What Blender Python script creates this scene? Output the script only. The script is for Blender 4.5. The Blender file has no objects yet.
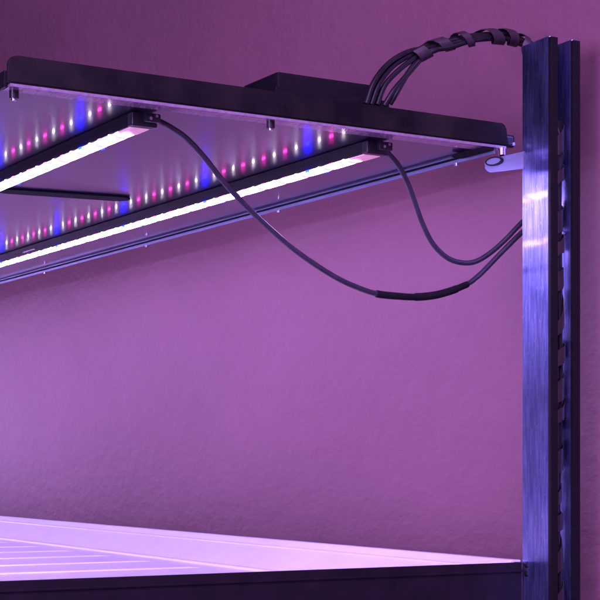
import bpy, bmesh, math, random
from mathutils import Vector, Matrix
random.seed(7)
C = bpy.context.scene.collection
# ---------------------------------------------------------------- camera model (level camera, shifted lens)
F, CX, CY, H = 1581.0, 300.0, 467.0, 1.25
A_ = math.atan2(.554, 1.0); SA, CA = math.sin(A_), math.cos(A_)      # rack axes turned about 29 degrees from the view axis
def c2w(X, D, Z): return Vector((X*CA + D*SA, -X*SA + D*CA, Z + H))
def pt(px, py, D): return c2w((px-CX)/F*D, D, (CY-py)/F*D)
def ray(px, py): return c2w((px-CX)/F, 1.0, (CY-py)/F) - Vector((0, 0, H))
ORG = Vector((0, 0, H))
def hit(px, py, P0, N):
    r = ray(px, py); return ORG + r*((P0-ORG).dot(N)/r.dot(N))
UX, VX, ZX = Vector((1,0,0)), Vector((0,1,0)), Vector((0,0,1))
# ---------------------------------------------------------------- materials
def newmat(name):
    m = bpy.data.materials.new(name); m.use_nodes = True
    nt = m.node_tree; return m, nt, nt.nodes['Principled BSDF']
def nd(nt, t, **k):
    n = nt.nodes.new(t)
    for a, b in k.items(): setattr(n, a, b)
    return n
def coords(nt, scale=(1,1,1)):
    tc = nd(nt, 'ShaderNodeTexCoord'); mp = nd(nt, 'ShaderNodeMapping'); mp.inputs['Scale'].default_value = scale
    nt.links.new(tc.outputs['Object'], mp.inputs['Vector']); return mp.outputs['Vector']
def noise(nt, vec, s, d=4, r=.55):
    n = nd(nt, 'ShaderNodeTexNoise'); n.inputs['Scale'].default_value = s; n.inputs['Detail'].default_value = d
    n.inputs['Roughness'].default_value = r; nt.links.new(vec, n.inputs['Vector']); return n.outputs['Fac']
def ramp(nt, fac, stops):
    r = nd(nt, 'ShaderNodeValToRGB'); e = r.color_ramp.elements
    while len(e) < len(stops): e.new(.5)
    for i, (p, c) in enumerate(stops): e[i].position = p; e[i].color = (*c, 1)
    nt.links.new(fac, r.inputs['Fac']); return r.outputs['Color']
def bump(nt, b, h, strength, dist, prev=None):
    n = nd(nt, 'ShaderNodeBump'); n.inputs['Strength'].default_value = strength; n.inputs['Distance'].default_value = dist
    nt.links.new(h, n.inputs['Height'])
    if prev: nt.links.new(prev, n.inputs['Normal'])
    nt.links.new(n.outputs['Normal'], b.inputs['Normal']); return n.outputs['Normal']
def simple(name, c0, c1, rough, metal=0, s=60, scale=(1,1,1), bs=.2, bd=.0005, spec=.5):
    m, nt, b = newmat(name); v = coords(nt, scale); n = noise(nt, v, s)
    nt.links.new(ramp(nt, n, [(.3, c0), (.7, c1)]), b.inputs['Base Color'])
    b.inputs['Roughness'].default_value = rough; b.inputs['Metallic'].default_value = metal
    b.inputs['Specular IOR Level'].default_value = spec
    bump(nt, b, n, bs, bd); return m
def g(v): return (v, v, v)
M = {}
def wall_mat():
    m, nt, b = newmat('plaster'); v = coords(nt, (1, .55, 1))
    big = noise(nt, v, 4, 5, .6); med = noise(nt, v, 48, 3, .5); fine = noise(nt, v, 135, 3, .6)
    nt.links.new(ramp(nt, big, [(.3, WALLC0), (.7, WALLC1)]), b.inputs['Base Color'])
    b.inputs['Roughness'].default_value = .62
    n1 = bump(nt, b, med, .26, .006)
    n2 = bump(nt, b, fine, .28, .0028, n1)
    # scattered trowel pimples and pits
    vo = nd(nt, 'ShaderNodeTexVoronoi'); vo.inputs['Scale'].default_value = 75; nt.links.new(coords(nt, (1, .4, 1.2)), vo.inputs['Vector'])
    mr = nd(nt, 'ShaderNodeMapRange'); mr.inputs['From Min'].default_value = .0; mr.inputs['From Max'].default_value = .13
    mr.inputs['To Min'].default_value = 1; mr.inputs['To Max'].default_value = 0
    nt.links.new(vo.outputs['Distance'], mr.inputs['Value'])
    sp = nd(nt, 'ShaderNodeSeparateColor'); nt.links.new(vo.outputs['Color'], sp.inputs['Color'])
    gt = nd(nt, 'ShaderNodeMath', operation='GREATER_THAN'); gt.inputs[1].default_value = .72; nt.links.new(sp.outputs['Red'], gt.inputs[0])
    mu = nd(nt, 'ShaderNodeMath', operation='MULTIPLY'); nt.links.new(mr.outputs['Result'], mu.inputs[0]); nt.links.new(gt.outputs[0], mu.inputs[1])
    bump(nt, b, mu.outputs[0], .45, .0022, n2)
    return m
WALLC0, WALLC1 = (.190, .084, .110), (.228, .101, .130)
M['wall'] = wall_mat()
M['black'] = simple('black_coated_steel', (.005,.005,.007), (.009,.008,.011), .5, 0, 140, (1,1,4), .35, .0006, .2)
def ribbed():
    m, nt, b = newmat('black_ribbed_aluminium'); v = coords(nt, (1, 1, .02))
    n = noise(nt, v, 420, 2); n2 = noise(nt, coords(nt), 30)
    nt.links.new(ramp(nt, n2, [(.35, (.004,.004,.006)), (.8, (.022,.018,.017))]), b.inputs['Base Color'])
    b.inputs['Roughness'].default_value = .5; b.inputs['Specular IOR Level'].default_value = .15; bump(nt, b, n, .18, .0005); return m
M['rail'] = ribbed()
M['rubber'] = simple('cable_rubber', (.022,.020,.032), (.038,.033,.050), .36, 0, 90, (1,1,1), .15, .0004)
M['rubber_dark'] = simple('black_cable_rubber', (.007,.006,.008), (.014,.011,.014), .42, 0, 90, (1,1,1), .15, .0004, .3)
M['tape'] = simple('matte_black_sleeve', (.004,.004,.005), (.009,.008,.010), .7, 0, 250, (1,1,1), .4, .0006, .2)
M['wrap'] = simple('dark_spiral_wrap', (.026,.016,.022), (.042,.027,.035), .5, 0, 120, (1,1,1), .3, .0005)
M['steel'] = simple('dark_steel', (.007,.0055,.009), (.014,.009,.015), .5, 0, 60, (1,1,1), .3, .0006, .2)
M['bolt'] = simple('zinc_bolt', (.55,.55,.6), (.75,.75,.8), .22, 1, 200)
M['gap'] = simple('black_gap', (.006,.006,.01), (.010,.009,.014), .9, 0, 60, spec=.15)
M['strip'] = simple('pale_aluminium_strip', (.34,.28,.38), (.50,.42,.55), .2, .5, 300, (1,.15,1), .25, .0004)
M['angle'] = simple('aluminium_angle', (.20,.22,.36), (.28,.30,.46), .35, .6, 150, (1,.05,1), .2, .0004)
M['cap'] = simple('black_plastic', (.010,.010,.013), (.02,.018,.024), .28, 0, 90)
def panel_mat():
    m, nt, b = newmat('satin_aluminium_sheet'); v = coords(nt, (1, 1, 1)); n = noise(nt, v, 9)
    nt.links.new(ramp(nt, n, [(.3, (.026,.026,.062)), (.7, (.040,.038,.082))]), b.inputs['Base Color'])
    b.inputs['Roughness'].default_value = .28; b.inputs['Metallic'].default_value = .3; b.inputs['Coat Weight'].default_value = .5; b.inputs['Coat Roughness'].default_value = .085
    f = noise(nt, coords(nt, (1, .05, 1)), 600, 2); bump(nt, b, f, .10, .0003)
    return m
M['panel'] = panel_mat()
def post_mat():
    m, nt, b = newmat('scratched_galvanised_steel'); v = coords(nt, (1, 1, .08))
    st = noise(nt, v, 420, 3, .6); bl = noise(nt, coords(nt, (1,1,.35)), 60, 3, .6); big = noise(nt, coords(nt, (1,1,.3)), 14, 3)
    fl = noise(nt, coords(nt, (1,1,.32)), 620, 2, .5)
    base = ramp(nt, st, [(.32, (.19,.25,.56)), (.5, (.31,.37,.76)), (.7, (.50,.54,.94))])  # steel base tinted blue to carry the LEDs' blue cast
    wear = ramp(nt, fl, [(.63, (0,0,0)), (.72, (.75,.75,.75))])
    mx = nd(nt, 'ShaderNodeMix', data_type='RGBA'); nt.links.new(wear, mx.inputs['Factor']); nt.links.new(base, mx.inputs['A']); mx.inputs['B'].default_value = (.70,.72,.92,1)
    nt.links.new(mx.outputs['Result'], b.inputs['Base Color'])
    b.inputs['Metallic'].default_value = 1; b.inputs['Coat Weight'].default_value = .6; b.inputs['Coat Roughness'].default_value = .06
    rr = nd(nt, 'ShaderNodeMapRange'); rr.inputs['From Min'].default_value = .3; rr.inputs['From Max'].default_value = .7
    rr.inputs['To Min'].default_value = .30; rr.inputs['To Max'].default_value = .42
    nt.links.new(bl, rr.inputs['Value']); nt.links.new(rr.outputs['Result'], b.inputs['Roughness'])
    bump(nt, b, fl, .12, .0002)
    return m
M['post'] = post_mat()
def tray_mat():
    m, nt, b = newmat('white_plastic'); n = noise(nt, coords(nt), 25)
    nt.links.new(ramp(nt, n, [(.3, (.76,.76,.78)), (.7, (.80,.80,.82))]), b.inputs['Base Color'])
    b.inputs['Roughness'].default_value = .2; return m
M['tray'] = tray_mat()
def emis(name, col, s):
    m, nt, b = newmat(name)
    b.inputs['Base Color'].default_value = (.01,.01,.01,1); b.inputs['Specular IOR Level'].default_value = 0; b.inputs['Emission Color'].default_value = (*col, 1); b.inputs['Emission Strength'].default_value = s
    return m
M['led_white'] = emis('led_white', (1.0, .80, 1.0), 34)
M['led_pink'] = emis('led_magenta', (1.0, .04, .5), 24)
M['led_blue'] = emis('led_blue', (.0004, .0013, 1.0), 330)
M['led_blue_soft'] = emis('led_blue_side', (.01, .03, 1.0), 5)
LENS = 33.0
PITCH = .0380
def lens_mat():
    # diffuser lit by a row of chips: brighter under each chip, magenta tinted between, a blue chip every fifth
    m, nt, b = newmat('lit_diffuser'); at = nd(nt, 'ShaderNodeAttribute', attribute_name='along')
    def math_(op, a, bb=None):
        n = nd(nt, 'ShaderNodeMath', operation=op)
        for i, x in enumerate((a, bb)):
            if x is None: continue
            if isinstance(x, (int, float)): n.inputs[i].default_value = x
            else: nt.links.new(x, n.inputs[i])
        return n.outputs[0]
    s = at.outputs['Fac']
    tri = math_('PINGPONG', math_('ADD', s, PITCH*.5), PITCH*.5)                   # 0 .. PITCH/2
    k = math_('DIVIDE', tri, PITCH*.5)                                # 1 at a chip
    col = ramp(nt, k, [(.0, (.85,.20,.80)), (.32, (.72,.36,.98)), (.6, (.47,.36,1.0))])
    kb = math_('DIVIDE', math_('PINGPONG', s, PITCH*2.5), PITCH*2.5)  # 0 at a blue chip
    bl = nd(nt, 'ShaderNodeMapRange'); bl.inputs['From Min'].default_value = 0; bl.inputs['From Max'].default_value = .16
    bl.inputs['To Min'].default_value = .75; bl.inputs['To Max'].default_value = 0; nt.links.new(kb, bl.inputs['Value'])
    mx = nd(nt, 'ShaderNodeMix', data_type='RGBA'); nt.links.new(bl.outputs['Result'], mx.inputs['Factor'])
    nt.links.new(col, mx.inputs['A']); mx.inputs['B'].default_value = (.22,.22,1,1)
    st = nd(nt, 'ShaderNodeMapRange'); st.inputs['From Min'].default_value = .10; st.inputs['From Max'].default_value = .42; st.interpolation_type = 'SMOOTHSTEP'
    st.inputs['To Min'].default_value = LENS*.07; st.inputs['To Max'].default_value = LENS*1.75
    nt.links.new(k, st.inputs['Value'])
    nt.links.new(mx.outputs['Result'], b.inputs['Emission Color']); nt.links.new(st.outputs['Result'], b.inputs['Emission Strength'])
    b.inputs['Base Color'].default_value = (.6,.6,.6,1)
    return m
M['lens'] = lens_mat()
def clear():
    m, nt, b = newmat('frosted_lens_end'); n = noise(nt, coords(nt), 80)
    nt.links.new(ramp(nt, n, [(.3, (.85,.48,.62)), (.7, (.95,.62,.75))]), b.inputs['Base Color'])
    b.inputs['Roughness'].default_value = .25; b.inputs['Emission Color'].default_value = (1,.45,.62,1); b.inputs['Emission Strength'].default_value = .35; return m  # pink colour and weak emission stand for light spreading inside the lens end
M['lens_end'] = clear()
# ---------------------------------------------------------------- mesh helpers
def obj(name, bm, mat, parent=None, smooth=False):
    bmesh.ops.remove_doubles(bm, verts=bm.verts, dist=1e-7)
    bmesh.ops.recalc_face_normals(bm, faces=bm.faces)
    me = bpy.data.meshes.new(name); bm.to_mesh(me); bm.free(); me.materials.append(mat)
    if smooth:
        me.polygons.foreach_set('use_smooth', [True]*len(me.polygons))
        try: me.set_sharp_from_angle(angle=math.radians(40))
        except Exception: pass
    o = bpy.data.objects.new(name, me); C.objects.link(o)
    if smooth: wn = o.modifiers.new('wn', 'WEIGHTED_NORMAL'); wn.keep_sharp = True; wn.weight = 80
    if parent:
        o.parent = parent; o.matrix_parent_inverse = parent.matrix_basis.inverted()
    return o
def empty(name, loc):
    o = bpy.data.objects.new(name, None); o.location = loc; o.empty_display_size = .02; C.objects.link(o); return o
def tag(o, label=None, cat=None, group=None, kind=None):
    if label: o['label'] = label
    if cat: o['category'] = cat
    if group: o['group'] = group
    if kind: o['kind'] = kind
    return o
def prism(bm, loop, off, bevel=0, seg=2):
    """closed polygon (world points) thickened by vector off"""
    a = [bm.verts.new(p) for p in loop]; b = [bm.verts.new(p+off) for p in loop]
    fs = [bm.faces.new(a), bm.faces.new(list(reversed(b)))]
    n = len(a)
    for i in range(n): fs.append(bm.faces.new((a[i], b[i], b[(i+1) % n], a[(i+1) % n])))
    if bevel:
        es = {e for f in fs for e in f.edges}
        bmesh.ops.bevel(bm, geom=list(es), offset=bevel, segments=seg, affect='EDGES', profile=.6)
def boxf(bm, fr, u0, u1, v0, v1, w0, w1, bevel=0, seg=2):
    prism(bm, [fr(u0,v0,w0), fr(u1,v0,w0), fr(u1,v1,w0), fr(u0,v1,w0)], fr(0,0,w1)-fr(0,0,w0), bevel, seg)
def rack(u, v, z): return Vector((u, v, z+H))
def spline(P, n=10):
    P = [Vector(p) for p in P]; Q = [P[0]*2-P[1]] + P + [P[-1]*2-P[-2]]; out = []
    for i in range(1, len(Q)-2):
        for k in range(n):
            t = k/n; a, b, c, d = Q[i-1:i+3]
            out.append(.5*((2*b) + (c-a)*t + (2*a-5*b+4*c-d)*t*t + (3*b-a-3*c+d)*t**3))
    out.append(P[-1]); return out
def frames(P):
    T = [(P[min(i+1, len(P)-1)]-P[max(i-1, 0)]).normalized() for i in range(len(P))]
    n = T[0].orthogonal().normalized(); N = [n]
    for i in range(1, len(P)):
        n = (n - T[i]*n.dot(T[i])).normalized(); N.append(n)
    return T, N, [T[i].cross(N[i]) for i in range(len(P))]
def tube(bm, P, r, seg=12, taper=None):
    T, N, B = frames(P); rings = []
    for i, p in enumerate(P):
        rr = r(i/(len(P)-1)) if callable(r) else r
        rings.append([bm.verts.new(p + (N[i]*math.cos(a) + B[i]*math.sin(a))*rr) for a in [2*math.pi*k/seg for k in range(seg)]])
    for i in range(len(P)-1):
        for k in range(seg): bm.faces.new((rings[i][k], rings[i][(k+1) % seg], rings[i+1][(k+1) % seg], rings[i+1][k]))
    bm.faces.new(rings[0]); bm.faces.new(list(reversed(rings[-1])))
def length(P): return sum((P[i+1]-P[i]).length for i in range(len(P)-1))
def resample(P, step):
    L = length(P); n = max(2, int(L/step)); out = []; acc = 0; j = 0
    for k in range(n+1):
        s = L*k/n
        while j < len(P)-2 and acc + (P[j+1]-P[j]).length < s: acc += (P[j+1]-P[j]).length; j += 1
        d = (P[j+1]-P[j]).length; out.append(P[j].lerp(P[j+1], min(1, (s-acc)/d if d else 0)))
    return out
def helix(bm, P, r, pitch, width, thick=.0006, phase=0.0):
    P = resample(P, .0012); T, N, B = frames(P); L = length(P); n = len(P); prev = None
    for i in range(n):
        s = L*i/(n-1); a = phase + 2*math.pi*(s/pitch + .16*math.sin(s*61) + .10*math.sin(s*137+1)); w = width*(1+.30*math.sin(s*97+.5)+.05*math.sin(s*1900)+.05*math.sin(s*3100+1))
        d = N[i]*math.cos(a)+B[i]*math.sin(a); R = r*(1+.09*math.sin(a*.37+s*60))
        q = [bm.verts.new(P[i]+d*(R+o)+T[i]*x) for x, o in ((-w/2,0),(-w/2,thick),(w/2,thick),(w/2,0))]
        if prev:
            for k in range(4): bm.faces.new((prev[k], prev[(k+1)%4], q[(k+1)%4], q[k]))
        prev = q
def cyl(bm, p, axis, r, h, seg=16, bevel=0):
    a = axis.normalized(); n = a.orthogonal().normalized(); b = a.cross(n)
    loop = [p+(n*math.cos(t)+b*math.sin(t))*r for t in [2*math.pi*k/seg for k in range(seg)]]
    prism(bm, loop, a*h, 0)
# ---------------------------------------------------------------- the wall
PC = pt(522.5, 560, 1.25); U0, V0 = PC.x, PC.y                        # far edge of the upright's lit flange
UW = U0 + .060
bm = bmesh.new(); vs = [bm.verts.new(v) for v in (Vector((UW,-2,-.2)), Vector((UW,6,-.2)), Vector((UW,6,3.2)), Vector((UW,-2,3.2)))]
bm.faces.new(vs); bm.normal_update(); bmesh.ops.solidify(bm, geom=bm.faces[:], thickness=-.1)
tag(obj('wall', bm, M['wall']), kind='structure')
# ---------------------------------------------------------------- rack: upright + cross beam
def colv(px, u):      # v where the pixel column meets the vertical plane at u
    r = ray(px, 467); return r.y*(u/r.x)
def colu(px, v):
    r = ray(px, 467); return r.x*(v/r.y)
V1 = colv(549.5, U0)                                                  # near edge of the flange
LIP = colu(556.3, V1) - U0
U2 = colu(571.8, V1); LIP2 = colu(578.6, V1) - U2
ZT, ZB = .333, -.30
rack_root = tag(empty('storage_rack', rack(U0, V1, ZB)), 'metal rack with scratched channel upright at right and dark cross beam along the bottom', 'rack')
up = empty('upright', rack(U0, V1, ZB)); up.parent = rack_root; up.matrix_parent_inverse = rack_root.matrix_basis.inverted()
def flange(u, lip, name):
    t = .0018; bm = bmesh.new(); r = .0022
    prof = [(u, V0)]
    for k in range(5):
        a = math.pi/2*k/4; prof.append((u + r - r*math.cos(a), V1 + r - r*math.sin(a)))
    prof += [(u+lip, V1), (u+lip, V1+t)]
    for k in range(5):
        a = math.pi/2*(1-k/4); prof.append((u + r - (r-t*.9)*math.cos(a), V1 + r - (r-t*.9)*math.sin(a)))
    prof += [(u+t, V0)]
    prism(bm, [rack(a, b, ZB) for a, b in prof], Vector((0,0,ZT-ZB)))
    bmesh.ops.bevel(bm, geom=[e for e in bm.edges if all(abs(v.co.z-(ZT+H)) < 1e-5 for v in e.verts)], offset=.0006, segments=2, affect='EDGES')
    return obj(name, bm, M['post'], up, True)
for u_, l_ in ((U0, LIP), (U2, LIP2)):
    fl = flange(u_, l_, 'flange')
    bm = bmesh.new(); boxf(bm, rack, u_+.0001, u_+l_+.0004, V1-.0016, V1+.0026, ZB, ZT-.0008, .0006)  # black strip added over the lip, standing in for its shade
    obj('lip_shade_strip', bm, M['black'], fl, True)
for z in [ZB+.01+.16*k for k in range(4)]:
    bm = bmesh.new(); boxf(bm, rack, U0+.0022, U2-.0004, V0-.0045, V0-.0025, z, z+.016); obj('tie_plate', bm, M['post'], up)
# cross beam of the lower shelf
ZBM = -.0752
bm = bmesh.new()
boxf(bm, rack, -.2, U0-.0012, V0-.001, V0+.0012, ZBM-.075, ZBM, .0006)
boxf(bm, rack, -.2, U0-.0012, V0+.0014, V0+.022, ZBM-.0135, ZBM-.0115, 0)
obj('cross_beam', bm, M['steel'], rack_root, True)
bm = bmesh.new(); boxf(bm, rack, -.2, U0-.002, V0-.0028, V0-.0012, ZBM-.0075, ZBM-.0055, .0005)
obj('beam_ridge', bm, M['steel'], rack_root, True)
bm = bmesh.new()
for dz in (-.002, -.009): cyl(bm, rack(U0+.0012, V0-.004, ZBM+dz), Vector((0,-1,.2)), .0028, .003, 14)
obj('beam_hook', bm, M['steel'], rack_root, True)
# shelf long-side beam, below the tray's far edge
bm = bmesh.new(); boxf(bm, rack, U0-.004, U0-.001, V0+.03, V0+4.0, ZBM-.05, ZBM-.012, 0)
obj('side_beam', bm, M['steel'], rack_root)
# ---------------------------------------------------------------- white tray
bm = bmesh.new()
RU = U0-.0006; ZR = -.0733
def bead(c, z, hw, h): return [(c + hw*math.cos(math.pi*k/8), z - .0004*(k-4)/4 + h*math.sin(math.pi*k/8)) for k in range(9)]
prof = [(0, -.008), (0, -.0008), (-.001, 0), (-.0065, 0), (-.008,-.0004), (-.0115, -.0036), (-.0150, -.0060)] + bead(-.0182, -.0064, .0024, .0014) + [(-.0235, -.0086), (-.0545, -.0240)] + bead(-.0605, -.0258, .0040, .0022) + [(-.068, -.0270), (-.082, -.0270)]
UL = -.25                                                             # the tray's other side
full = [(RU+a, ZR+b) for a, b in prof] + [(UL-a, ZR+b) for a, b in reversed(prof)]
y0, y1 = V0+.0016, V0+4.0
# ribs are raised across the floor: rows of the grid in v with local height
rows = [(y0, 'rim'), (y0+.001, 'rim'), (y0+.009,'rim'), (y0+.012,'lip'), (y0+.02,'floor')]
ribs = []
k = 0; RIB0 = 1.428
while RIB0 + .118*k - .118*6 < y1-.05:
    r = RIB0 + .118*(k-6); k += 1
    if r > y0+.03: ribs.append(r)
RW = .0026
for r in ribs:
    for q, h in [(RW*math.cos(math.pi*(1-k_/6)), .0014*math.sin(math.pi*k_/6)) for k_ in range(7)]: rows.append((r+q, h))
rows += [(y1-.02,'floor'), (y1-.012,'lip'), (y1-.009,'rim'), (y1,'rim')]
def bz(u, z, mode):
    if mode == 'rim': return max(z, ZBM-.0015)
    if mode == 'lip': return max(z, ZBM-.004)
    if mode == 'floor': return z
    e = min(u-(UL+.082), (RU-.082)-u)                                  # rib fades out at the floor edge
    return z + mode*max(0, min(1, (e)/.012))
us = sorted(set([p[0] for p in full] + [RU-.082-.012, UL+.082+.012]))
def zprof(u):
    f = sorted(full); best = f[0][1]
    for i in range(len(f)-1):
        if f[i][0] <= u <= f[i+1][0] and f[i+1][0] > f[i][0]:
            t = (u-f[i][0])/(f[i+1][0]-f[i][0]); best = f[i][1]*(1-t)+f[i+1][1]*t
    return best
us = [u for u in us if UL <= u <= RU]
grid = []
for y, mode in rows:
    m_ = 0 if mode == 'floor' else mode
    grid.append([bm.verts.new(rack(u, y, bz(u, zprof(u) if u not in (RU, UL) else ZR-.0008, 'floor' if mode == 'floor' else mode))) for u in us])
for i in range(len(grid)-1):
    for j in range(len(us)-1): bm.faces.new((grid[i][j], grid[i][j+1], grid[i+1][j+1], grid[i+1][j]))
bm.normal_update(); bmesh.ops.solidify(bm, geom=bm.faces[:], thickness=.0016)
tr = obj('grow_tray', bm, M['tray'], None, True)
tag(tr, 'white plastic grow tray with fine floor ribs lying on the lower shelf', 'tray')
# ---------------------------------------------------------------- light panel frame
AO = pt(510.5, 147.6, 1.245)
PU = c2w(2780, 1581, -8) - Vector((0,0,H)); PU.normalize()
PV = c2w(-940, 1581, 25) - Vector((0,0,H)); PV = (PV - PU*PV.dot(PU)).normalized()
PW = PU.cross(PV).normalized()
def pan(u, v, w): return AO + PU*u + PV*v + PW*w
def loc(p): d = p-AO; return (d.dot(PU), d.dot(PV), d.dot(PW))
def on_w(px, py, w): return loc(hit(px, py, pan(0,0,w), PW))          # pixel on a plane parallel to the sheet
def on_v(px, py, v): return loc(hit(px, py, pan(0,v,0), PV))
def on_u(px, py, u): return loc(hit(px, py, pan(u,0,0), PU))
UA = on_v(8.5, 84, 0)[0]                                              # near end of the rail
RH = .0193; RT = .019                                                 # rail height, depth
UE = on_w(0, 281, -.004)[0]; UE2 = on_w(250, 219.5, -.004)[0]
print('rail', UA, 'edge', UE, UE2)
UE = (UE+UE2)/2
lp = tag(empty('light_panel', pan(UA, 0, 0)), 'large satin metal sheet with black edge rail hanging overhead on the rack', 'panel')
bm = bmesh.new(); boxf(bm, pan, UA+.002, UE, .003, 4.0, .0004, .0022)
obj('sheet', bm, M['panel'], lp)
# black rail with rounded upper corners
bm = bmesh.new(); R = .006; loop = [pan(UA, 0, .0012)]
for k in range(6):
    a = math.pi/2*k/5; loop.append(pan(UA+R-R*math.cos(a), 0, RH-R+R*math.sin(a)))
for k in range(6):
    a = math.pi/2*(1-k/5); loop.append(pan(-.004-R*.7+R*.7*math.cos(a), 0, RH-.001-R*.7+R*.7*math.sin(a)))
loop += [pan(-.004, 0, .008), pan(-.001, 0, .0012)]
prism(bm, loop, PV*.0038)
bmesh.ops.bevel(bm, geom=[e for e in bm.edges if all(abs(loc(v.co)[1]) < 1e-5 for v in e.verts)], offset=.0007, segments=2, affect='EDGES')
rail = obj('edge_rail', bm, M['rail'], lp, True)
# right end knob of the rail
bm = bmesh.new(); c = on_v(509, 133, .004)
boxf(bm, pan, -.0045, .0072, .003, .015, .0008, .0112, .0032, 4)
obj('rail_end_cap', bm, M['cap'], rail, True)
bm = bmesh.new(); q = on_v(514, 142, .003); cyl(bm, pan(.0042, .0032, .0035), -PV, .0013, .002); obj('screw', bm, M['bolt'], rail, True)
# pale flange under the rail
bm = bmesh.new(); boxf(bm, pan, UA+.0018, -.003, .0012, .0170, -.0012, .0010, .0004)
obj('pale_flange', bm, M['strip'], lp, True)
# aluminium angle along the far long side
bm = bmesh.new()
boxf(bm, pan, UE, UE+.0016, .004, 4.0, -.0052, .0006)
obj('edge_angle', bm, M['angle'], lp)
bm = bmesh.new(); boxf(bm, pan, UE-.0012, UE-.0003, .004, 4.0, -.0024, -.0008)  # dark strip standing in for the shaded gap above the angle
boxf(bm, pan, UE-.011, UE-.0013, .002, .045, -.0032, -.0008)  # wider dark piece in place of the bracket's shadow
obj('edge_gap_shade', bm, M['gap'], lp)
# near long side rail, black
bm = bmesh.new(); boxf(bm, pan, UA-.001, UA+.0015, .006, 4.0, -.001, .0100, .0005)
obj('side_rail', bm, M['black'], lp, True)
# bolts hanging from the underside
def bolt(px, py, w, r, h, mat, mat2=None):
    c = on_w(px, py, w) ; bm = bmesh.new(); cyl(bm, pan(c[0], c[1], c[2]), -PW, r, h, 16)
    o = obj('bolt', bm, mat, lp, True)
    if mat2:
        bm = bmesh.new(); cyl(bm, pan(c[0], c[1], c[2]-h+.0002), -PW, r*.62, .0016, 12); obj('bolt_tip', bm, mat2, o, True)
bolt(14, 91, -.0012, .0033, .0052, M['cap'], M['bolt'])
bolt(270.5, 121.5, -.0012, .0031, .0052, M['cap'], M['bolt'])
bolt(502, 148, -.0012, .0030, .0055, M['bolt'], M['gap'])
for px, py in ((45,274.5),(147,247.5),(279,214.5),(457,170.5)):
    c = on_u(px, py, UE+.0008); bm = bmesh.new()
    cyl(bm, pan(UE+.0008, c[1], -.0050), -PW, .0021, .0024, 12); obj('bolt', bm, M['bolt'], lp, True)
# rounded black strip lying crosswise on the underside
a = Vector(on_w(10.5, 190.5, -.0002)); b = Vector(on_w(117, 197.8, -.0002)); d = (b-a); ang = math.atan2(d.y, d.x); hw = .0125
bm = bmesh.new(); loop = []
for k in range(9):
    t = ang+math.pi/2+math.pi*k/8; loop.append(pan(a.x+hw*math.cos(t), a.y+hw*math.sin(t), -.0002))
for k in range(9):
    t = ang-math.pi/2+math.pi*k/8; loop.append(pan(b.x+hw*math.cos(t), b.y+hw*math.sin(t), -.0002))
prism(bm, loop, PW*-.0014, .0003)
obj('cross_strip', bm, M['gap'], lp, True)
# pale bracket plate joining the edge angle to the upright
bm = bmesh.new(); UB = UE+.0022
loop = [pan(*on_u(x, y, UB)) for x, y in ((492,158.5),(523.5,151.2),(523.5,168.8),(505,171),(490.5,172.6),(487,171.2),(485,168.5),(484.5,163),(487,160))]
prism(bm, loop, PU*.0018, .0003); br = obj('bracket', bm, M['angle'], lp, True)
def oval(cx, cy, a, b_, t): return [pan(*on_u(cx + a*math.cos(q)*math.cos(t) - b_*math.sin(q)*math.sin(t), cy + a*math.cos(q)*math.sin(t) + b_*math.sin(q)*math.cos(t), UB-.0003)) for q in [2*math.pi*k/24 for k in range(24)]]
bm = bmesh.new(); prism(bm, oval(494.5, 161.3, 9.0, 4.6, -.2), PU*-.0005); w1 = obj('washer', bm, M['steel'], br)
bm = bmesh.new(); prism(bm, [p-PU*.0006 for p in oval(494.6, 161.3, 7.0, 3.0, -.2)], PU*-.0006); obj('bolt_head', bm, M['angle'], w1)
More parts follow.
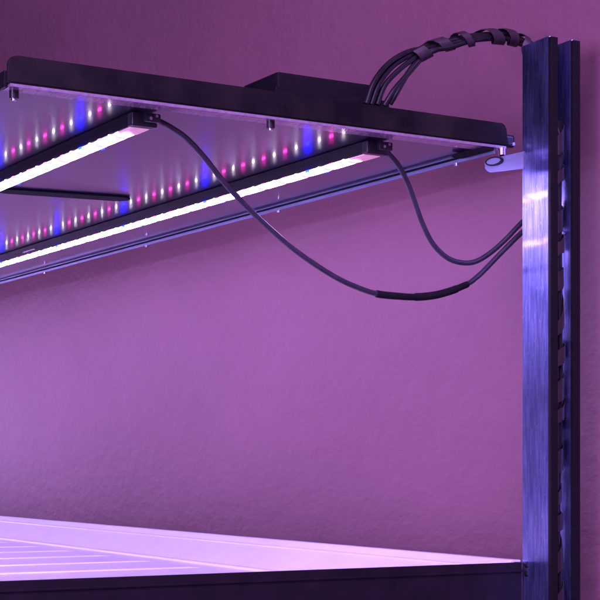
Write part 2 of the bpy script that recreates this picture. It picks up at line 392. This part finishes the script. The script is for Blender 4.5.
# ---------------------------------------------------------------- LED bars
def led_bar(name_label, px, py, vend, BW=.0180, BH=.0084):
    # px,py : pixel of the bar's near end, middle of its lower face
    c = on_w(px, py, -BH); uc = c[0]; v0 = c[1]
    print('bar', uc, v0)
    root = tag(empty('led_bar', pan(uc, v0, 0)), name_label, 'grow light', 'LED bars under the light panel')
    u0, u1 = uc-BW/2, uc+BW/2
    bm = bmesh.new(); boxf(bm, pan, u0, u1, v0, vend, -BH+.0025, -.0003, .0006)
    boxf(bm, pan, u0-.0003, u0+.0012, v0, vend, -BH-.0015, -BH+.0024, 0)
    boxf(bm, pan, u1-.0012, u1+.0003, v0, vend, -BH-.0002, -BH+.0024, 0)
    obj('housing', bm, M['black'], root, True)
    vl = v0+.026
    bm = bmesh.new(); n = 6; L0 = []; L1 = []
    for k in range(n+1):
        a = math.pi*k/n; u = uc-(BW/2-.0015)*math.cos(a); w = -BH-.0002-.0032*math.sin(a)
        L0.append(bm.verts.new(pan(u, vl, w))); L1.append(bm.verts.new(pan(u, vend-.01, w)))
    for k in range(n): bm.faces.new((L0[k], L0[k+1], L1[k+1], L1[k]))
    bm.faces.new(L0)
    o = obj('lens', bm, M['lens'], root, True)
    at = o.data.attributes.new('along', 'FLOAT', 'POINT'); PH = BL0 if uc > -.2 else BL1
    for i, v in enumerate(o.data.vertices): at.data[i].value = loc(v.co)[1] - PH + 50*PITCH
    bm = bmesh.new(); boxf(bm, pan, u0+.0015, u1-.0015, v0+.002, vl-.0003, -BH-.0024, -BH+.0024, .0012)
    obj('lens_end', bm, M['lens_end'], root, True)
    bm = bmesh.new(); boxf(bm, pan, u0-.0010, u1+.0010, v0-.006, v0+.0018, -BH-.0022, -.0006, .0015, 3)
    cap = obj('end_cap', bm, M['cap'], root, True)
    bm = bmesh.new(); boxf(bm, pan, uc-.002, uc+.010, v0-.0115, v0-.0062, -.0080, -.0015, .0012, 2)
    cl = obj('mounting_clip', bm, M['cap'], root, True)
    for q, (du, dw) in enumerate(((.002, -.0055), (.0065, -.0034))):
        bm = bmesh.new(); cyl(bm, pan(uc+du, v0-.0114, dw), -PV, .0012, .0010, 12); obj('screw', bm, M['bolt'], cl, True)
    return root, uc, v0, u0, BH
# blue chip columns seen on the second bar's reflection row give the chip phase and pitch
b2u = on_w(370, 151.5, -.0085)[0]
vb = [on_w(x, y, .0100) for x, y in ((58,196),(126,183),(205.5,165),(304,141))]
print('blue v', [round(q[1],4) for q in vb], [round(q[0],4) for q in vb])
BL0 = on_u(205.5, 168, -.113)[1]; BL1 = on_u(81, 115, -.3087)[1]; PITCH_REAL = (vb[1][1]-vb[3][1])/10
print('pitch', PITCH_REAL)
b1, bu1, bv1, bs1, bh = led_bar('glowing LED bar nearer the left end of the black rail', 141.5, 125, 3.9)
b2, bu2, bv2, bs2, bh = led_bar('longer looking glowing LED bar beside the far edge of the metal sheet', 374, 152.5, 3.9)
def chips(root, us, vstart, vend, phase):
    k0 = math.ceil((vstart-phase)/(PITCH/2)); k = k0
    while phase + k*PITCH/2 < vend:
        v = phase + k*PITCH/2; m = k % 10
        kind = 'led_blue' if m == 0 else ('led_white' if m % 2 == 1 else 'led_pink')
        hgt, wd = {'led_blue': (.0014,.0055), 'led_white': (.0014,.0018), 'led_pink': (.0010,.0048)}[kind]
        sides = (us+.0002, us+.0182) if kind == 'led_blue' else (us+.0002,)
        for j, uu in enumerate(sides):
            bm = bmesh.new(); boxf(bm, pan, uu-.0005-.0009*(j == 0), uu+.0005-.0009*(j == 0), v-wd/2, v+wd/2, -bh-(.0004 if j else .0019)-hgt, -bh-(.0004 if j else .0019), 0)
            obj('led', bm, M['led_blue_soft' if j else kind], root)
        k += 1
chips(b2, bs2, bv2+.018, 1.05, BL0)
chips(b1, bs1, bv1+.018, .55, BL1)
# small clip on the second bar
c = on_u(29, 238, bs2-.001); bm = bmesh.new(); boxf(bm, pan, bs2-.0014, bs2-.0004, c[1]-.02, c[1]+.02, -.0072, -.0058, .0003); obj('clip', bm, M['bolt'], b2, True)
# ---------------------------------------------------------------- driver box on top of the sheet
UX0 = on_v(277.5, 71, .030)[0]; WT = on_v(277.5, 71, .030)[2]; VF = on_u(243, 86.5, UX0)[1]; UX1 = on_v(383, 84, .030)[0]
print('driver', UX0, WT, VF, UX1)
ps = tag(empty('led_driver', pan(UX0, .03, .0022)), 'flat black power supply box lying on top of the sheet behind the edge rail', 'power supply')
bm = bmesh.new(); boxf(bm, pan, UX0, UX1, .030, VF, .0024, WT, .0022); obj('case', bm, M['black'], ps, True)
bm = bmesh.new(); boxf(bm, pan, UX0-.005, UX1+.002, .0235, .0298, .0024, WT-.0125, .001); obj('end_flange', bm, M['black'], ps, True)
# ---------------------------------------------------------------- hanging cables
def cable(pts, r, label, root_name='power_cable'):
    P = spline([p if isinstance(p, Vector) else pt(*p) for p in pts], 12); bm = bmesh.new(); tube(bm, P, r, 12)
    o = obj(root_name, bm, M['rubber'], None, True); tag(o, label, 'cable', 'cables drooping from the LED bars'); return o, P
def dcap(u, v): p = pan(u, v, -.006)-ORG; return p.x*SA + p.y*CA
D1 = dcap(bu1, bv1-.008); D2 = dcap(bu2, bv2-.008); DE = 1.285
def depth(pts, d0, d1):
    n = len(pts)-1; return [(x, y, d0+(d1-d0)*min(1, i/(n-1))) for i, (x, y) in enumerate(pts)]
c1, P1 = cable(depth([(149,119.5),(158,121),(170,127),(186,138),(204,157),(222,180),(243,203),(268,227),(300,254),(335,277),(360,288.5),(378,294),(398,296.2),(415,297),(433,295.5),(449,291.5),(462,286.5),(470,282.5),(482,272.5),(500,254),(524,230.5),(540,219)], D1, DE), .0021,
   'long dark cable drooping from left LED bar, thick black splice sleeve at its lowest point')
sl = spline([pt(*q) for q in depth([(149,119.5),(158,121),(170,127),(186,138),(204,157),(222,180),(243,203),(268,227),(300,254),(335,277),(360,288.5),(378,294),(398,296.2),(415,297),(433,295.5),(449,291.5),(462,286.5),(470,282.5),(482,272.5),(500,254),(524,230.5),(540,219)], D1, DE)], 12)
i0 = min(range(len(sl)), key=lambda i: (sl[i]-pt(375.5,293,(D1+(DE-D1)*.53))).length); i1 = i0
def pxof(p):
    d = p-ORG; X = d.x*CA-d.y*SA; D = d.x*SA+d.y*CA; return CX+F*X/D
seg = [p for p in sl if 375 < pxof(p) < 418]; bm = bmesh.new(); tube(bm, seg, lambda t: .0029-.0003*t, 14); obj('splice_sleeve', bm, M['tape'], c1, True)
seg = [p for p in sl if 415 < pxof(p) < 467]; bm = bmesh.new(); tube(bm, seg, lambda t: .0031 if t < .7 else .0027, 14); obj('splice_sleeve', bm, M['tape'], c1, True)
c2, P2 = cable(depth([(379,147.5),(384,150.5),(391,156.5),(400,168),(408,184),(415,203),(423,225),(433,244),(446,257),(460,262.5),(474,262),(488,254.5),(504,241),(524,220.5),(540,208)], D2, DE+.006), .0021,
   'shorter dark cable without splice, looping from right LED bar to the upright')
# ---------------------------------------------------------------- cable bundle: driver -> over -> down inside the upright
UM = (U0+U2)/2+.0030; VM = V1+.0105
bd = tag(empty('cable_bundle', pt(372,100,1.2)), 'bundle of spiral wrapped black cables arching from driver box into the upright top', 'cables')
main = [(430,48.5,1.235),(450,43,1.24),(470,38.5,1.245),(490,36,1.255),(507,37.5,1.265),(522,42,1.275),(532,52,1.275)]
down = [rack(U0+.006, V0-.004, .285)] + [rack(UM+.0012*math.sin(z*31), VM+.0015*math.cos(z*23), z) for z in [.262-.05*i for i in range(12)]]
starts = [(366,104,1.20),(371,105,1.205),(377,105,1.21),(384,106,1.215),(390,104,1.22)]
mids = [[(374,82,1.205),(388,64,1.215),(408,52,1.225)],[(379,84,1.21),(393,66,1.22),(411,54.5,1.228)],[(385,85,1.215),(400,69,1.222),(416,57,1.23)],[(394,90,1.218),(407,75,1.225),(419,61,1.23)],[(397,92,1.22),(408,73,1.226),(420,58,1.232)]]
core = [pt(*q) for q in main] + down
for k in range(5):
    a0 = 2*math.pi*k/5
    pts = [pt(*starts[k])] + [pt(*q) for q in mids[k]]
    for i, p in enumerate(core):
        a = a0 + i*.35; s = .0030 + .0014*math.sin(i*1.7+k*2.1)*(i < 7) + .0008*(i > 9)
        pts.append(p + Vector((math.cos(a)*s, math.sin(a)*s*.8, math.sin(a+.6)*s*(1 if i < 7 else .2))))
    bm = bmesh.new(); tube(bm, spline(pts, 8), .0021, 10); obj('cable', bm, M['rubber_dark'], bd, True)
bm = bmesh.new(); helix(bm, spline([pt(418,54.5,1.232)]+[pt(*q) for q in main], 10), .0058, .0205, .0088, phase=1.1); obj('spiral_wrap', bm, M['wrap'], bd, True)
bm = bmesh.new(); helix(bm, spline([rack(UM, VM+.001, .272)] + down[1:], 10), .0062, .027, .014, phase=.3); obj('spiral_wrap', bm, M['wrap'], bd, True)
# ---------------------------------------------------------------- camera, world, render
cam = bpy.data.objects.new('camera', bpy.data.cameras.new('camera')); C.objects.link(cam)
cam.location = ORG; cam.rotation_euler = (math.pi/2, 0, -A_)
cam.data.sensor_width = 36; cam.data.lens = F/600*36; cam.data.shift_x = 0; cam.data.shift_y = (CY-300)/600
cam.data.clip_start = .02; cam.data.clip_end = 60; bpy.context.scene.camera = cam
w = bpy.data.worlds.new('World'); bpy.context.scene.world = w; w.use_nodes = True
bg = w.node_tree.nodes['Background']; bg.inputs['Color'].default_value = (.55, .26, .66, 1); bg.inputs['Strength'].default_value = .02
ld = bpy.data.lights.new('wall_fill', 'AREA'); ld.shape = 'DISK'; ld.size = 1.7; ld.energy = 23; ld.color = (.62, .34, 1.0)  # added fill behind the camera to brighten the wall
lo = bpy.data.objects.new('wall_fill', ld); C.objects.link(lo); lo.location = (-.5, -1.6, 2.4)
lo.rotation_euler = (Vector((UW, 1.6, 1.35))-lo.location).to_track_quat('-Z', 'Y').to_euler()
l3 = bpy.data.lights.new('left_wall_fill', 'AREA'); l3.shape = 'DISK'; l3.size = 1.1; l3.energy = 92; l3.color = (.56, .32, 1.0)  # added fill from out of view, lifts the wall from the left
lo3 = bpy.data.objects.new('left_wall_fill', l3); C.objects.link(lo3); lo3.location = (-1.6, -.1, 1.38)
lo3.rotation_euler = (Vector((UW, 2.4, 1.0))-lo3.location).to_track_quat('-Z', 'Y').to_euler()
l4 = bpy.data.lights.new('low_left_fill', 'AREA'); l4.shape = 'RECTANGLE'; l4.size = .5; l4.size_y = .12; l4.energy = 2.9; l4.color = (.60, .34, 1.0)  # added unseen fill making the glow low on the left wall
lo4 = bpy.data.objects.new('low_left_fill', l4); C.objects.link(lo4); lo4.location = (.42, 3.3, 1.3)
lo4.rotation_euler = (Vector((UW, 2.55, 1.16))-lo4.location).to_track_quat('-Z', 'Y').to_euler()
l2 = bpy.data.lights.new('upper_wall_fill', 'AREA'); l2.shape = 'RECTANGLE'; l2.size = 1.5; l2.size_y = .9; l2.energy = 88; l2.color = (.62, .34, 1.0)  # added unseen fill to brighten the wall above the sheet
lo2 = bpy.data.objects.new('upper_wall_fill', l2); C.objects.link(lo2); lo2.location = (-.5, -.7, 3.0)
zz = (lo2.location-Vector((UW, 2.3, 1.6))).normalized(); xx = Vector((0,0,1)).cross(zz).normalized(); yy = zz.cross(xx)
lo2.rotation_euler = Matrix((xx, yy, zz)).transposed().to_euler()
s = bpy.context.scene
s.render.engine = 'CYCLES'; s.view_settings.view_transform = 'Standard'; s.view_settings.look = 'None'; s.view_settings.exposure = 0
s.cycles.use_denoising = True; s.cycles.max_bounces = 8; s.cycles.sample_clamp_indirect = 6
s.render.resolution_x = s.render.resolution_y = 1024
